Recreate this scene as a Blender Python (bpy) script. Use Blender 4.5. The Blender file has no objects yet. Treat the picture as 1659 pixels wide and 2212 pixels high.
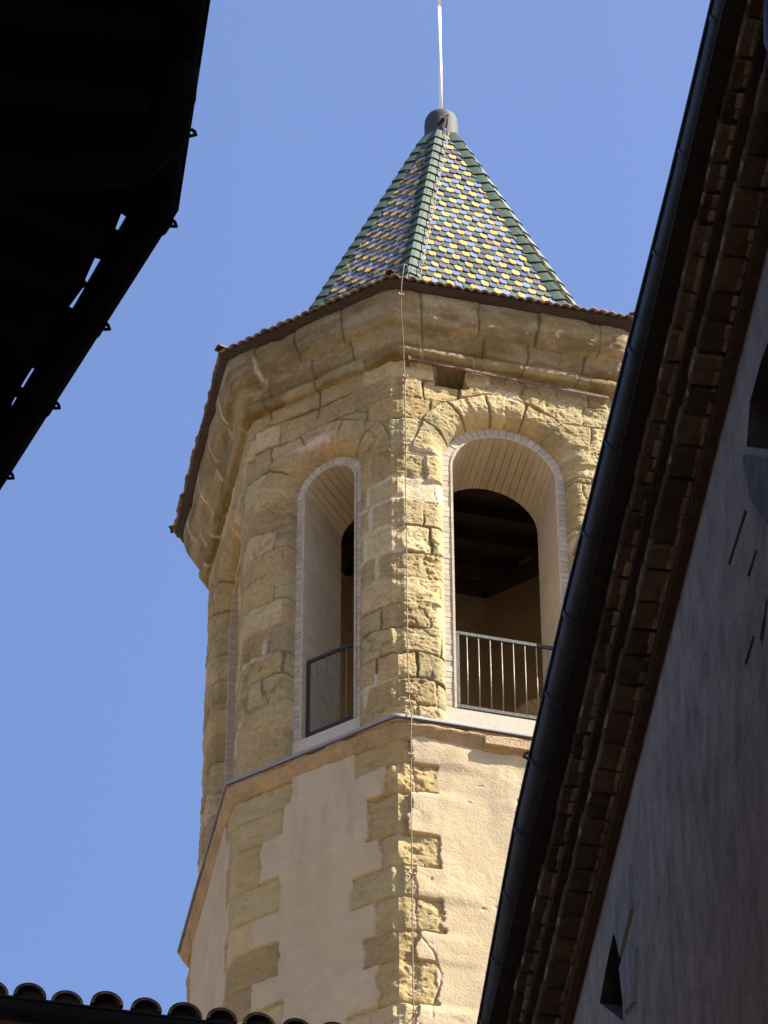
import bpy, bmesh, math, random
import numpy as np
from mathutils import Vector, Matrix
from mathutils.geometry import tessellate_polygon
R = math.radians
random.seed(5)
scene = bpy.context.scene
COL = scene.collection

# ------------------------------------------------------------------ camera
CAM_Y = -32.3845
PITCH, YAW, ROLL = 0.8101143, -0.0205737, -0.0032083
cd = bpy.data.cameras.new('camera'); cam = bpy.data.objects.new('camera', cd); COL.objects.link(cam)
cd.sensor_fit = 'HORIZONTAL'; cd.sensor_width = 24.0; cd.lens = 9792.52 / 1659 * 24.0
cd.clip_start = 0.05; cd.clip_end = 2000
r_ = Vector((math.cos(YAW), -math.sin(YAW), 0)); fh = Vector((math.sin(YAW), math.cos(YAW), 0)); zz = Vector((0, 0, 1))
fw = fh * math.cos(PITCH) + zz * math.sin(PITCH); up = zz * math.cos(PITCH) - fh * math.sin(PITCH)
rx = r_ * math.cos(ROLL) + up * math.sin(ROLL); ux = up * math.cos(ROLL) - r_ * math.sin(ROLL)
M = Matrix((rx, ux, -fw)).transposed().to_4x4(); M.translation = Vector((0, CAM_Y, 0))
cam.matrix_world = M
scene.camera = cam

# ------------------------------------------------------------------ sky, sun, exposure
SUN_AZ, SUN_EL = R(80), R(49.5)          # azimuth counted from the camera side (-y) towards +x
sd = Vector((math.sin(SUN_AZ) * math.cos(SUN_EL), -math.cos(SUN_AZ) * math.cos(SUN_EL), math.sin(SUN_EL)))
w = bpy.data.worlds.new('World'); scene.world = w; w.use_nodes = True
nt = w.node_tree; bg = nt.nodes['Background']
sky = nt.nodes.new('ShaderNodeTexSky'); sky.sky_type = 'NISHITA'; sky.sun_disc = False
sky.sun_elevation = SUN_EL; sky.sun_rotation = math.atan2(sd.x, sd.y)
sky.altitude = 300; sky.air_density = 1.0; sky.dust_density = 2.4; sky.ozone_density = 4.6
tn = nt.nodes.new('ShaderNodeVectorMath'); tn.operation = 'MULTIPLY'; tn.inputs[1].default_value = (.95, .935, 1.02)   # white balance of the camera
nt.links.new(sky.outputs[0], tn.inputs[0]); nt.links.new(tn.outputs[0], bg.inputs['Color']); bg.inputs['Strength'].default_value = 0.073
sl = bpy.data.lights.new('sun', 'SUN'); so = bpy.data.objects.new('sun', sl); COL.objects.link(so)
sl.energy = 5.0; sl.angle = R(0.53); sl.color = (1.0, 0.90, 0.74)
so.rotation_euler = sd.to_track_quat('Z', 'Y').to_euler()
vs = scene.view_settings; vs.view_transform = 'Standard'; vs.look = 'None'; vs.gamma = 1.0; vs.use_curve_mapping = False
vs.exposure = 1.80

# ------------------------------------------------------------------ numpy noise
def _h(ix, iy, iz, seed):
    n = (ix.astype(np.int64) * 374761393 + iy.astype(np.int64) * 668265263 + iz.astype(np.int64) * 2147483647 // 3 + seed * 974634777) & 0xffffffff
    n = ((n ^ (n >> 13)) * 1274126177) & 0xffffffff
    n = ((n ^ (n >> 16)) * 2246822519) & 0xffffffff
    return ((n ^ (n >> 15)) & 0xffff) / 65535.0
def vnoise(x, y, z, seed=0):
    x, y, z = np.broadcast_arrays(np.asarray(x, float), np.asarray(y, float), np.asarray(z, float))
    xi, yi, zi = np.floor(x), np.floor(y), np.floor(z); fx, fy, fz = x - xi, y - yi, z - zi
    fx, fy, fz = [t * t * t * (t * (t * 6 - 15) + 10) for t in (fx, fy, fz)]
    r = 0
    for a in (0, 1):
        wx = fx if a else 1 - fx
        for b in (0, 1):
            wy = fy if b else 1 - fy
            for c in (0, 1):
                wz = fz if c else 1 - fz
                r = r + wx * wy * wz * _h(xi + a, yi + b, zi + c, seed)
    return r * 2 - 1
def fbm(x, y, z, s, octv=4, seed=0, gain=.5):
    r, a, t = 0, 1., 0
    for i in range(octv):
        r = r + a * vnoise(x * s + 13.7 * i, y * s - 7.3 * i, z * s + 3.1 * i, seed + i); t += a; a *= gain; s *= 2.03
    return r / t
def ss(a, b, x):
    t = np.clip((x - a) / (b - a), 0, 1); return t * t * (3 - 2 * t)
def rnd(i, j, seed=0):
    return _h(np.asarray(i), np.asarray(j), np.asarray(i) * 0 + 7, seed)

# ------------------------------------------------------------------ objects
def tag(o, label=None, cat=None, group=None, kind=None):
    if label: o['label'] = label
    if cat: o['category'] = cat
    if group: o['group'] = group
    if kind: o['kind'] = kind
    return o
def thing(name, label, cat, loc=(0, 0, 0), group=None):
    o = bpy.data.objects.new(name, None); COL.objects.link(o); o.location = loc; o.empty_display_size = .3
    return tag(o, label, cat, group)
def mesh(name, V, Fc, mat, parent=None, col=None, smooth=False):
    me = bpy.data.meshes.new(name)
    V = np.asarray(V, dtype=np.float64).reshape(-1, 3)
    if isinstance(Fc, np.ndarray):
        n = len(Fc); k = Fc.shape[1]
        me.vertices.add(len(V)); me.vertices.foreach_set('co', V.astype(np.float32).ravel())
        me.loops.add(n * k); me.loops.foreach_set('vertex_index', Fc.astype(np.int32).ravel())
        me.polygons.add(n); me.polygons.foreach_set('loop_start', np.arange(0, n * k, k, dtype=np.int32))
        try: me.polygons.foreach_set('loop_total', np.full(n, k, dtype=np.int32))
        except Exception: pass
        me.update(calc_edges=True)
    else:
        me.from_pydata([tuple(v) for v in V], [], Fc)
    me.validate()
    if col is not None:
        a = me.color_attributes.new('col', 'FLOAT_COLOR', 'POINT')
        c = np.ones((len(V), 4), np.float32); c[:, :3] = np.asarray(col).reshape(-1, 3); a.data.foreach_set('color', c.ravel())
    if smooth: me.polygons.foreach_set('use_smooth', np.ones(len(me.polygons), bool))
    me.materials.append(mat)
    o = bpy.data.objects.new(name, me); COL.objects.link(o)
    if parent is not None:
        o.parent = parent
        if parent.type == 'EMPTY' or True: o.matrix_parent_inverse = Matrix.Translation(-root_loc(parent))
    return o
def root_loc(p):
    v = Vector((0, 0, 0))
    while p is not None:
        v += p.location + p.matrix_parent_inverse.translation; p = p.parent
    return v
class MB:
    def __init__(s): s.V = []; s.F = []; s.C = []
    def add(s, V, F, c=(.5, .5, .5)):
        b = len(s.V); s.V.extend([tuple(v) for v in V]); s.F.extend([tuple(b + i for i in f) for f in F]); s.C.extend([c] * len(V))
    def box(s, o, ax, ay, az, c=(.5, .5, .5)):          # corner + three edge vectors
        o, ax, ay, az = map(Vector, (o, ax, ay, az))
        P = [o, o + ax, o + ax + ay, o + ay]; P += [p + az for p in P]
        s.add(P, [(3, 2, 1, 0), (4, 5, 6, 7), (0, 1, 5, 4), (1, 2, 6, 5), (2, 3, 7, 6), (3, 0, 4, 7)], c)
    def bbox(s, o, ax, ay, az, bv, c=(.5, .5, .5)):     # box with all edges chamfered
        bm = bmesh.new(); bmesh.ops.create_cube(bm, size=1)
        ax, ay, az, o = map(Vector, (ax, ay, az, o)); l = (ax.length, ay.length, az.length)
        for v in bm.verts: v.co = Vector([(v.co[i] + .5) * l[i] for i in range(3)])
        bmesh.ops.bevel(bm, geom=bm.edges[:], offset=bv, segments=1, affect='EDGES')
        e = (ax.normalized(), ay.normalized(), az.normalized())
        bm.verts.index_update()
        s.add([o + e[0] * v.co.x + e[1] * v.co.y + e[2] * v.co.z for v in bm.verts], [[v.index for v in f.verts] for f in bm.faces], c)
        bm.free()
    def tube(s, pts, r, n=8, c=(.5, .5, .5), caps=True, closed=False):
        pts = [Vector(p) for p in pts]; rr = r if isinstance(r, (list, tuple)) else [r] * len(pts)
        V = []; a = None
        for i, p in enumerate(pts):
            d = (pts[min(i + 1, len(pts) - 1)] - pts[max(i - 1, 0)]).normalized()
            if a is None: a = d.orthogonal().normalized()
            a = (a - d * a.dot(d)).normalized(); b = d.cross(a)
            V += [p + (a * math.cos(t) + b * math.sin(t)) * rr[i] for t in [2 * math.pi * k / n for k in range(n)]]
        F = [(i * n + k, i * n + (k + 1) % n, (i + 1) * n + (k + 1) % n, (i + 1) * n + k) for i in range(len(pts) - 1) for k in range(n)]
        if caps: F += [tuple(range(n - 1, -1, -1)), tuple((len(pts) - 1) * n + k for k in range(n))]
        s.add(V, F, c)
    def build(s, name, mat, parent=None, smooth=False):
        return mesh(name, s.V, s.F, mat, parent, s.C, smooth)

# ------------------------------------------------------------------ materials
def mat_attr(name, rough=.9, var=.12, vscale=9, bump=.35, bscale=60, spec=.3, tint=(1, 1, 1), stretch=(1, 1, 1), pits=0.0, metal=0.0, grime=None):
    m = bpy.data.materials.new(name); m.use_nodes = True; N = m.node_tree.nodes; L = m.node_tree.links
    b = N['Principled BSDF']; b.inputs['Roughness'].default_value = rough; b.inputs['Specular IOR Level'].default_value = spec; b.inputs['Metallic'].default_value = metal
    tc = N.new('ShaderNodeTexCoord'); mp = N.new('ShaderNodeMapping'); mp.inputs['Scale'].default_value = stretch; L.new(tc.outputs['Object'], mp.inputs[0])
    at = N.new('ShaderNodeAttribute'); at.attribute_name = 'col'
    n1 = N.new('ShaderNodeTexNoise'); n1.inputs['Scale'].default_value = vscale; n1.inputs['Detail'].default_value = 7; n1.inputs['Roughness'].default_value = .65; L.new(mp.outputs[0], n1.inputs['Vector'])
    mr = N.new('ShaderNodeMapRange'); mr.inputs['From Min'].default_value = .3; mr.inputs['From Max'].default_value = .7
    mr.inputs['To Min'].default_value = 1 - var; mr.inputs['To Max'].default_value = 1 + var; L.new(n1.outputs['Fac'], mr.inputs['Value'])
    mx = N.new('ShaderNodeVectorMath'); mx.operation = 'SCALE'; L.new(at.outputs['Color'], mx.inputs[0]); L.new(mr.outputs[0], mx.inputs['Scale'])
    mt = N.new('ShaderNodeVectorMath'); mt.operation = 'MULTIPLY'; L.new(mx.outputs[0], mt.inputs[0]); mt.inputs[1].default_value = tint
    L.new(mt.outputs[0], b.inputs['Base Color'])
    n2 = N.new('ShaderNodeTexNoise'); n2.inputs['Scale'].default_value = bscale; n2.inputs['Detail'].default_value = 6; n2.inputs['Roughness'].default_value = .6; L.new(mp.outputs[0], n2.inputs['Vector'])
    bp = N.new('ShaderNodeBump'); bp.inputs['Strength'].default_value = bump; bp.inputs['Distance'].default_value = .02; L.new(n2.outputs['Fac'], bp.inputs['Height']); L.new(bp.outputs[0], b.inputs['Normal'])
    return m
def mat_plain(name, color, **k): return mat_attr(name, tint=tuple(2 * c for c in color), **k)

STONE = mat_attr('sandstone', rough=.92, var=.20, vscale=22, bump=.8, bscale=55, spec=.2)
PLASTER = mat_attr('plaster', rough=.95, var=.06, vscale=7, bump=.35, bscale=55, spec=.15)
BRICK = mat_attr('pale_brick', rough=.9, var=.07, vscale=20, bump=.3, bscale=90, spec=.2)
LINING = mat_attr('board_lining', rough=.85, var=.10, vscale=8, bump=.25, bscale=50, spec=.2)
INNER = mat_plain('inner_plaster', (.26, .19, .12), rough=.95, var=.2, vscale=4)
WOOD = mat_plain('old_timber', (.03, .02, .014), rough=.85, var=.3, vscale=6, stretch=(1, 1, 4))
TERRA = mat_attr('terracotta', rough=.85, var=.25, vscale=18, bump=.3, bscale=60)
GLAZE = mat_attr('glazed_tile', rough=.36, var=.16, vscale=25, bump=.12, bscale=30, spec=.28)
HIPG = mat_attr('green_glaze', rough=.55, var=.2, vscale=20, bump=.15, bscale=30, spec=.22)
CAPM = mat_plain('lead_grey_paint', (.04, .044, .052), rough=.72, var=.2, vscale=6, bump=.12, bscale=25, spec=.2)
STEEL = mat_plain('steel_rod', (.72, .72, .74), rough=.35, var=.05, bump=.02, metal=.25)
ZINC = mat_plain('zinc_flashing', (.21, .22, .235), rough=.6, var=.12, vscale=5, bump=.1, bscale=14, metal=.2)
RAILM = mat_plain('dark_paint', (.012, .014, .012), rough=.6, var=.12, spec=.4)
BARM = mat_plain('galvanised_bar', (.13, .125, .10), rough=.4, var=.1, spec=.6)
CABLE = mat_plain('bare_cable', (.12, .10, .068), rough=.7, var=.15, spec=.4)
COPPER = mat_plain('copper_clip', (.45, .26, .17), rough=.4, var=.2, metal=.5)
RUST = mat_plain('rusty_iron', (.13, .075, .05), rough=.85, var=.35, vscale=30, bump=.4)
GUTTER = mat_plain('weathered_zinc', (.065, .068, .07), rough=.5, var=.25, vscale=9, bump=.15, bscale=40, metal=.35, spec=.5)
DGUTTER = mat_plain('shade_black_metal', (.012, .012, .013), rough=.9, var=.25, spec=.1)  # near black: shade around the dark eaves is put into the colour
DWOOD = mat_plain('shade_black_boards', (.012, .009, .007), rough=.95, var=.4, vscale=6, stretch=(3, .6, 1))  # deep shade under the left eaves is put into this near-black base
OBRICK = mat_attr('old_brick', rough=.95, var=.3, vscale=22, bump=.6, bscale=50)
GWALL = mat_attr('grey_render', rough=.97, var=.34, vscale=8, bump=.7, bscale=40, stretch=(1.2, 1.2, .6), spec=.1)
DARKW = mat_plain('street_render', (.66, .55, .43), rough=.95, var=.15, vscale=3)
GROUND = mat_plain('street_ground', (.19, .14, .08), rough=.95, var=.25, vscale=.6)

# ------------------------------------------------------------------ the tower: plan
LA, SB, ROT = 2.25, 1.67082, -1.32175
_w, _ws = (LA + SB * math.sqrt(2)) / 2, (SB + LA * math.sqrt(2)) / 2
FA = {}
for k in range(-5, 6):
    kk = (k + 3) % 8 - 3
    d = _w if k % 2 == 0 else _ws
    a = ROT + math.pi / 4 * k
    if kk == -1: a += .03184; d += .00204
    if kk == -2: a += -.00833; d += .00391
    FA[k] = (a, d)
def corner(k, o):                          # corner between face k and k+1 at outward offset o (o may be an array)
    k = (k + 4) % 8 - 4
    a1, d1 = FA[k]; a2, d2 = FA[k + 1]
    det = math.cos(a1) * math.sin(a2) - math.sin(a1) * math.cos(a2)
    x = ((d1 + o) * math.sin(a2) - (d2 + o) * math.sin(a1)) / det
    y = ((d2 + o) * math.cos(a1) - (d1 + o) * math.cos(a2)) / det
    return x, y
def flen(k, o=0.):
    a, b = corner(k - 1, o), corner(k, o); return math.hypot(b[0] - a[0], b[1] - a[1])
def nrm(k): a = FA[(k + 4) % 8 - 4][0]; return Vector((math.cos(a), math.sin(a), 0))
def tan(k): a = FA[(k + 4) % 8 - 4][0]; return Vector((-math.sin(a), math.cos(a), 0))
def fpt(k, u, o, z):                        # point on face k: u metres from its left corner, o outwards
    c = corner(k - 1, 0.); return Vector((c[0], c[1], z)) + tan(k) * u + nrm(k) * o
FACES = list(range(-4, 4))
tower = thing('church_tower', 'octagonal sandstone bell tower with arched openings and a glazed tile spire', 'tower', (0, 0, -1.6))

def grid_faces(n, m, keep=None, base=0):    # n rows x m cols of vertices
    i = np.arange(n - 1)[:, None] * m + np.arange(m - 1)[None, :]
    f = np.stack([i, i + 1, i + m + 1, i + m], -1).reshape(-1, 4)
    if keep is not None: f = f[keep.ravel()]
    return f + base

WIN = {0: dict(w=.643, ring=.118, zs=32.33), 1: dict(w=.398, ring=.108, zs=32.32)}
SILLZ, LEDGEZ, TOPZ = 28.87, 28.587, 33.72
UC = [28.3, 28.87, 29.21, 29.55, 29.9, 30.2, 30.57, 30.92, 31.28, 31.62, 31.93, 32.27, 32.42, 32.76, 33.08, 33.39, 33.9]
LC = [24.3, 24.85, 25.27, 25.74, 26.08, 26.47, 26.83, 27.22, 27.72, 28.07, 28.6]
base_ochre = np.array((.35, .275, .136)); base_green = np.array((.315, .275, .155)); base_orange = np.array((.365, .262, .122)); base_pale = np.array((.41, .335, .195))
MORTAR = np.array((.50, .43, .33))
def stone_tint(ids, seed=0):
    a = _h(ids, ids * 3 + 1, ids * 7 + 2, 11 + seed)[..., None]; b = _h(ids * 5 + 3, ids, ids + 9, 21 + seed)[..., None]; c = _h(ids + 77, ids * 2, ids, 31 + seed)[..., None]
    t = base_ochre * (1 - .85 * np.clip(a * 2 - 1.05, 0, 1)) + base_green * .85 * np.clip(a * 2 - 1.05, 0, 1)
    t = t * (1 - .6 * np.clip(b * 3 - 2, 0, 1)) + base_orange * .6 * np.clip(b * 3 - 2, 0, 1)
    t = t * (1 - .6 * np.clip(c * 4 - 3.1, 0, 1)) + base_pale * .6 * np.clip(c * 4 - 3.1, 0, 1)
    return t * (.80 + .34 * c)

def pos(k, u, L, h, z):
    c0 = corner(k - 1, h); c1 = corner(k, h); s = u / L
    return np.stack([c0[0] + (c1[0] - c0[0]) * s, c0[1] + (c1[1] - c0[1]) * s, z], -1)

def upper_face(k, step):
    L = flen(k); P = WIN[k % 2]; uc = L / 2; z0, z1 = 28.52, 33.76
    n = int((z1 - z0) / step) + 1; m = int(L / step) + 1
    u = np.linspace(0, L, m)[None, :].repeat(n, 0); z = np.linspace(z0, z1, n)[:, None].repeat(m, 1)
    B = pos(k, u, L, 0., z); x, y = B[..., 0], B[..., 1]
    uw = u + fbm(x, y, z, 5, 3, 3) * .035 ; zw = z + fbm(x, y, z, 4, 3, 9) * .045
    ci = np.clip(np.searchsorted(UC, zw) - 1, 0, len(UC) - 2); ua = np.array(UC)
    # worn corner quoins: alternate long and short, a random joint or two beyond
    rng = random.Random(100 + k)
    jl = []
    for c in range(len(UC) - 1):
        lo = (.38 if (c + k) % 2 else .24) + rng.uniform(-.07, .07); hi = L - ((.36 if (c + k + 1) % 2 else .23) + rng.uniform(-.06, .06))
        js = [lo]; t = lo + rng.uniform(.35, .6)
        while t < hi - .25: js.append(t); t += rng.uniform(.38, .65)
        js.append(hi); jl.append(js)
    d = np.minimum(zw - ua[ci], ua[ci + 1] - zw); sid = np.zeros_like(ci)
    for c in range(len(UC) - 1):
        mk = ci == c
        if not mk.any(): continue
        js = np.array(jl[c]); q = uw[mk]; j = np.searchsorted(js, q)
        dd = np.abs(q[:, None] - js[None, :]).min(1)
        d[mk] = np.minimum(d[mk], dd)
        s = 1000 * (k + 9) + 40 * c + j
        s = np.where(j == 0, 50000 + 100 * ((k - 1 + 4) % 8) + c, s); s = np.where(j == len(js), 50000 + 100 * ((k + 4) % 8) + c, s)
        sid[mk] = s
    # opening and voussoir ring
    rr = np.hypot(u - uc, z - P['zs']); rho = np.where(z > P['zs'], rr - P['w'], np.abs(u - uc) - P['w'])
    bw = .30 if k % 2 == 0 else .37
    rw = np.hypot(uw - uc, zw - P['zs']); bandw = bw + .05 * vnoise(x * 3, y * 3, z * 3, 77)
    ang = np.arctan2(zw - P['zs'], uw - uc); nv = 7 if k % 2 == 0 else 5
    ai = ang / math.pi * nv + .15 * math.sin(k * 3.1); af = np.abs(ai - np.round(ai)) / nv * math.pi * rw
    band = (z > P['zs'] - .02) & (rw - P['w'] < bandw)
    dv = np.minimum(np.abs(rw - P['w'] - bandw), af)
    d = np.where(band, dv, np.where(z > P['zs'], np.minimum(d, np.abs(rw - P['w'] - bandw)), d))
    sid = np.where(band, 90000 + 100 * (k + 9) + np.floor(ai + .5).astype(int) + 20, sid)
    if k == 0:                                # the pale new stone and the putlog hole
        new = (u > .055) & (u < .455) & (z > 31.62) & (z < 31.93)
    else: new = np.zeros_like(u, bool)
    lo_ = sid.astype(np.int64)
    h = (_h(lo_, lo_ + 5, lo_ * 2, 3) - .5) * (.026 if k in (0, 1) else .014)
    tx = (_h(lo_, lo_ + 15, lo_ * 2, 4) - .5) * .07; tz = (_h(lo_, lo_ + 25, lo_ * 2, 5) - .5) * .09
    zc = (ua[ci] + ua[ci + 1]) / 2
    h = h + tz * np.clip(z - zc, -.2, .2) + tx * np.clip(uw % .5 - .25, -.2, .2) * .4
    jm = fbm(x, y, z, 1.7, 2, 41)              # where joints are open / filled
    fill = ss(.12, .3, fbm(x, y, z, 1.3, 3, 57)) * (1 - ss(.012, .03, d + .012 * fbm(x, y, z, 20, 2, 58)))
    openj = ss(-.25, .35, jm)
    flat = 1.0 if k in (0, 1) else .7; jw = .005 + .008 * openj
    joint = 1 - ss(jw * .3, jw * 1.5, d)
    h = h - joint * (.006 + .017 * openj) * (1 - .8 * fill) * flat - .003 * np.exp(-d / .012)
    rough = .45 * fbm(x, y, z, 6, 3, 5, .6) + .75 * fbm(x, y, z, 17, 4, 905, .68) + .3 * fbm(x, y, z * 4, 8, 3, 906)
    ero = ss(.05, .5, fbm(x, y, z, 2.1, 3, 15))
    h = h + rough * (.013 + .018 * ero) * (1 - .7 * new) - .018 * ero
    pit = ss(.22, .5, fbm(x, y, z * 1.4, 22, 4, 66, .6)); crk = ss(.90, .985, 1 - np.abs(fbm(x, y, z, 3.2, 4, 67))) * ss(.0, .3, fbm(x, y, z, 1.1, 2, 68)); h = h - (pit * .008 + crk * .012 * flat) * (1 - new)
    h = h + band * .012
    # quarter-round edge into the opening
    Rq = .105 + .10 * ss(P['zs'] - .15, P['zs'] + .25, z); q = np.clip(Rq - rho, 0, Rq); h = h - (Rq - np.sqrt(np.maximum(Rq * Rq - q * q, 0))) * 1.05
    h = np.where(rho < .004, -.25, h)
    # rounded worn corners shared by both faces
    cx0 = .5 * fbm(z * 0 + .3, z * 0 + (k - 1 + 4) % 8, z, 7, 4, 88); cx1 = .5 * fbm(z * 0 + .3, z * 0 + (k + 4) % 8, z, 7, 4, 88)
    cs0 = _h(ci, ci * 0 + (k - 1 + 4) % 8, ci, 89); cs1 = _h(ci, ci * 0 + (k + 4) % 8, ci, 89)
    jz = np.exp(-np.minimum(zw - ua[ci], ua[ci + 1] - zw) / .03) * .016
    hc0 = -.015 - .03 * cs0 + .045 * cx0 - jz; hc1 = -.015 - .03 * cs1 + .045 * cx1 - jz
    b0 = 1 - ss(0, .075, u); b1 = 1 - ss(0, .075, L - u)
    h = h * (1 - b0) + hc0 * b0; h = h * (1 - b1) + hc1 * b1
    if k == 0:
        hole = (u > .395 + .02 * vnoise(z * 8, z * 0, z * 0, 4)) & (u < .71 + .03 * vnoise(z * 6, z * 0 + 3, z * 0, 4)) & (z > 33.32) & (z < 33.62)
        h = np.where(hole, -.45, h)
    # impost string
    V = pos(k, u, L, h, z)
    c = stone_tint(lo_)
    c = np.where(new[..., None], np.array((.47, .41, .28)), c)
    st = ss(.05, .45, fbm(x, y, z * .7, 1.6, 4, 71))[..., None]
    c = c * (1 - .32 * st) + c * np.array((.62, .60, .55)) * .32 * st
    grain = fbm(x, y, z * 3, 9, 4, 99)[..., None]; c = c * (1 + .16 * grain)
    c = c * (1 - .15 * pit[..., None]) * (1 - .3 * crk[..., None])
    c = c * (1 - fill[..., None] * .8) + MORTAR * fill[..., None] * .8
    dk = (joint * (1 - fill) * openj)[..., None]; c = c * (1 - .55 * dk)
    if k == -1:
        mp_ = ss(.10, .16, rho + .04 * fbm(x, y, z, 9, 3, 500)) * (1 - ss(.20, .27, rho + .05 * fbm(x, y, z, 8, 3, 501))) * ss(1.25, 1.35, ang + .2 * fbm(x, y, z, 6, 2, 502)) * (1 - ss(1.9, 2.05, ang + .2 * fbm(x, y, z, 6, 2, 503)))
        c = c * (1 - mp_[..., None]) + MORTAR * mp_[..., None]
    pk = ss(.25, .45, fbm(x, y, z, 1.1, 2, 123))[..., None]; c = c * (1 - .25 * pk) + np.array((.45, .33, .22)) * .25 * pk
    keep = (rho[:-1, :-1] > -.05) | (rho[1:, 1:] > -.05) | (rho[:-1, 1:] > -.05) | (rho[1:, :-1] > -.05)
    return V.reshape(-1, 3), grid_faces(n, m, keep), np.clip(c, .02, .9).reshape(-1, 3)

def joinm(parts):
    V, F, C, b = [], [], [], 0
    for v, f, c in parts: V.append(v); F.append(f + b); C.append(c); b += len(v)
    return np.concatenate(V), np.concatenate(F), np.concatenate(C)
STEP = {0: .0092, -1: .0092, -2: .014, 1: .022}
V, F, C = joinm([upper_face(k, STEP.get(k, .06)) for k in FACES])
mesh('belfry_wall', V, F, STONE, tower, C, True)

# ---- lower shaft: quoins flush with a plaster skin that stands proud of them
OLO = .062
TEETH = {   # metres of stone from the left / right corner, one per course of LC
    0: ([.14, .15, .34, .18, .38, .13, .37, .11, .35, .12], [.2, .4, .2, .4, .2, .4, .2, .4, .2, .3]),
    -1: ([.56, .3, .56, .23, .50, .22, .50, .29, .53, .60], [.4, .49, .20, .33, .22, .46, .17, .31, .14, .44]),
    -2: ([.3] * 10, [.18, .28, .12, .28, .10, .22, .08, .2, .12, .3]),
}
def lower_face(k, step):
    L = flen(k); z0, z1 = 24.3, 28.56
    n = int((z1 - z0) / step) + 1; m = int(L / step) + 1
    u = np.linspace(0, L, m)[None, :].repeat(n, 0); z = np.linspace(z0, z1, n)[:, None].repeat(m, 1)
    B = pos(k, u, L, 0., z); x, y = B[..., 0], B[..., 1]
    wv = fbm(x, y, z, 5, 5, 203, .65)
    uw = u + wv * (.09 if k == 0 else .05); zw = z + fbm(x, y, z, 4, 3, 209) * .03
    la = np.array(LC); ci = np.clip(np.searchsorted(LC, zw) - 1, 0, len(LC) - 2)
    tl, tr = TEETH.get(k, ([.3, .15] * 5, [.2, .35] * 5)); tl = np.array(tl)[ci]; tr = np.array(tr)[ci]
    sdl = uw - tl; sdr = (L - uw) - tr                     # >0 : plaster side horizontally
    zlo, zhi = zw - la[ci], la[ci + 1] - zw
    # signed distance to plaster, using neighbours above and below
    def tl_at(c): return np.array(TEETH.get(k, ([.3, .15] * 5,) * 2)[0])[np.clip(c, 0, 9)]
    def tr_at(c): return np.array(TEETH.get(k, ([.2, .35] * 5,) * 2)[1])[np.clip(c, 0, 9)]
    def sdist(s, q, qa, qb):
        a = s
        up_ = np.where(qa > -0 , np.hypot(np.minimum(qa, 0), zhi), 9); 
        dn_ = np.where(qb > -0 , np.hypot(np.minimum(qb, 0), zlo), 9)
        out = -np.minimum(np.minimum(-np.minimum(s, 0), np.where(qa > 0, zhi, 9)), np.where(qb > 0, zlo, 9))   # inside stone: negative
        ins = np.minimum(np.minimum(s, np.where(qa < 0, zhi, 9)), np.where(qb < 0, zlo, 9))
        return np.where(s < 0, out, ins)
    sl_ = sdist(sdl, tl, uw - tl_at(ci + 1), uw - tl_at(ci - 1)); sr_ = sdist(sdr, tr, (L - uw) - tr_at(ci + 1), (L - uw) - tr_at(ci - 1))
    sp = np.minimum(sl_, sr_)
    top = ss(28.33, 28.40, z + .02 * wv)
    sp = np.minimum(sp, (28.40 + .03 * wv - z))
    pl = ss(-.006, .008, sp)
    left = (u < L / 2)
    lo_ = np.where(left, 60000 + 100 * ((k - 1 + 4) % 8) + ci, 60000 + 100 * ((k + 4) % 8) + ci).astype(np.int64)
    d = np.minimum(zlo, zhi)
    rough = .5 * fbm(x, y, z, 6, 3, 205, .6) + .7 * fbm(x, y, z, 17, 4, 915, .68) + .3 * fbm(x, y, z * 4, 8, 3, 916); ero = ss(.05, .5, fbm(x, y, z, 2.1, 3, 215)); pit = ss(.22, .5, fbm(x, y, z * 1.4, 22, 4, 266, .6))
    joint = 1 - ss(.004, .018, d)
    hs = (_h(lo_, lo_, lo_, 6) - .5) * .02 - joint * .016 + rough * (.014 + .014 * ero) - .02 * ero - pit * .012 - .01 * np.exp(-d / .03)
    prr = fbm(x, y, z, 7, 5, 305, .62)
    lum = ss(.1, .6, fbm(x, y, z, 3, 3, 306))
    amp = 1.0 if k == 0 else .55
    hp = .030 + amp * (.006 * prr * (1 + lum) + .008 * fbm(x, y, z, 1.6, 2, 307) - .012 * ss(.50, .68, fbm(x, y, z, 9, 4, 308)))
    proud = .45 + .55 * ss(-.3, .3, fbm(x, y, z, 1.5, 2, 309))
    if k == 0: proud = proud * (1 - .65 * (ss(26.0, 26.14, z) * (1 - ss(26.4, 26.54, z)) + ss(27.66, 27.8, z) * (1 - ss(28.0, 28.14, z)) + ss(25.15, 25.3, z) * (1 - ss(25.7, 25.8, z))) * (1 - ss(.5, .9, u)))
    hp = hp * proud - .004
    ck = ss(.965, .995, 1 - np.abs(fbm(x, y, z, 1.5, 4, 451))) * ss(.05, .3, fbm(x, y, z, .9, 2, 452)); hp = hp - ck * .0012
    h = hs * (1 - pl) + hp * pl
    cx0 = .5 * fbm(z * 0 + .3, z * 0 + (k - 1 + 4) % 8, z, 6, 4, 188); cx1 = .5 * fbm(z * 0 + .3, z * 0 + (k + 4) % 8, z, 6, 4, 188)
    jz = np.exp(-d / .03) * .014
    hc0 = -.02 + .07 * cx0 - jz; hc1 = -.02 + .07 * cx1 - jz
    b0 = 1 - ss(0, .07, u); b1 = 1 - ss(0, .07, L - u)
    h = h * (1 - b0) + hc0 * b0; h = h * (1 - b1) + hc1 * b1
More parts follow.
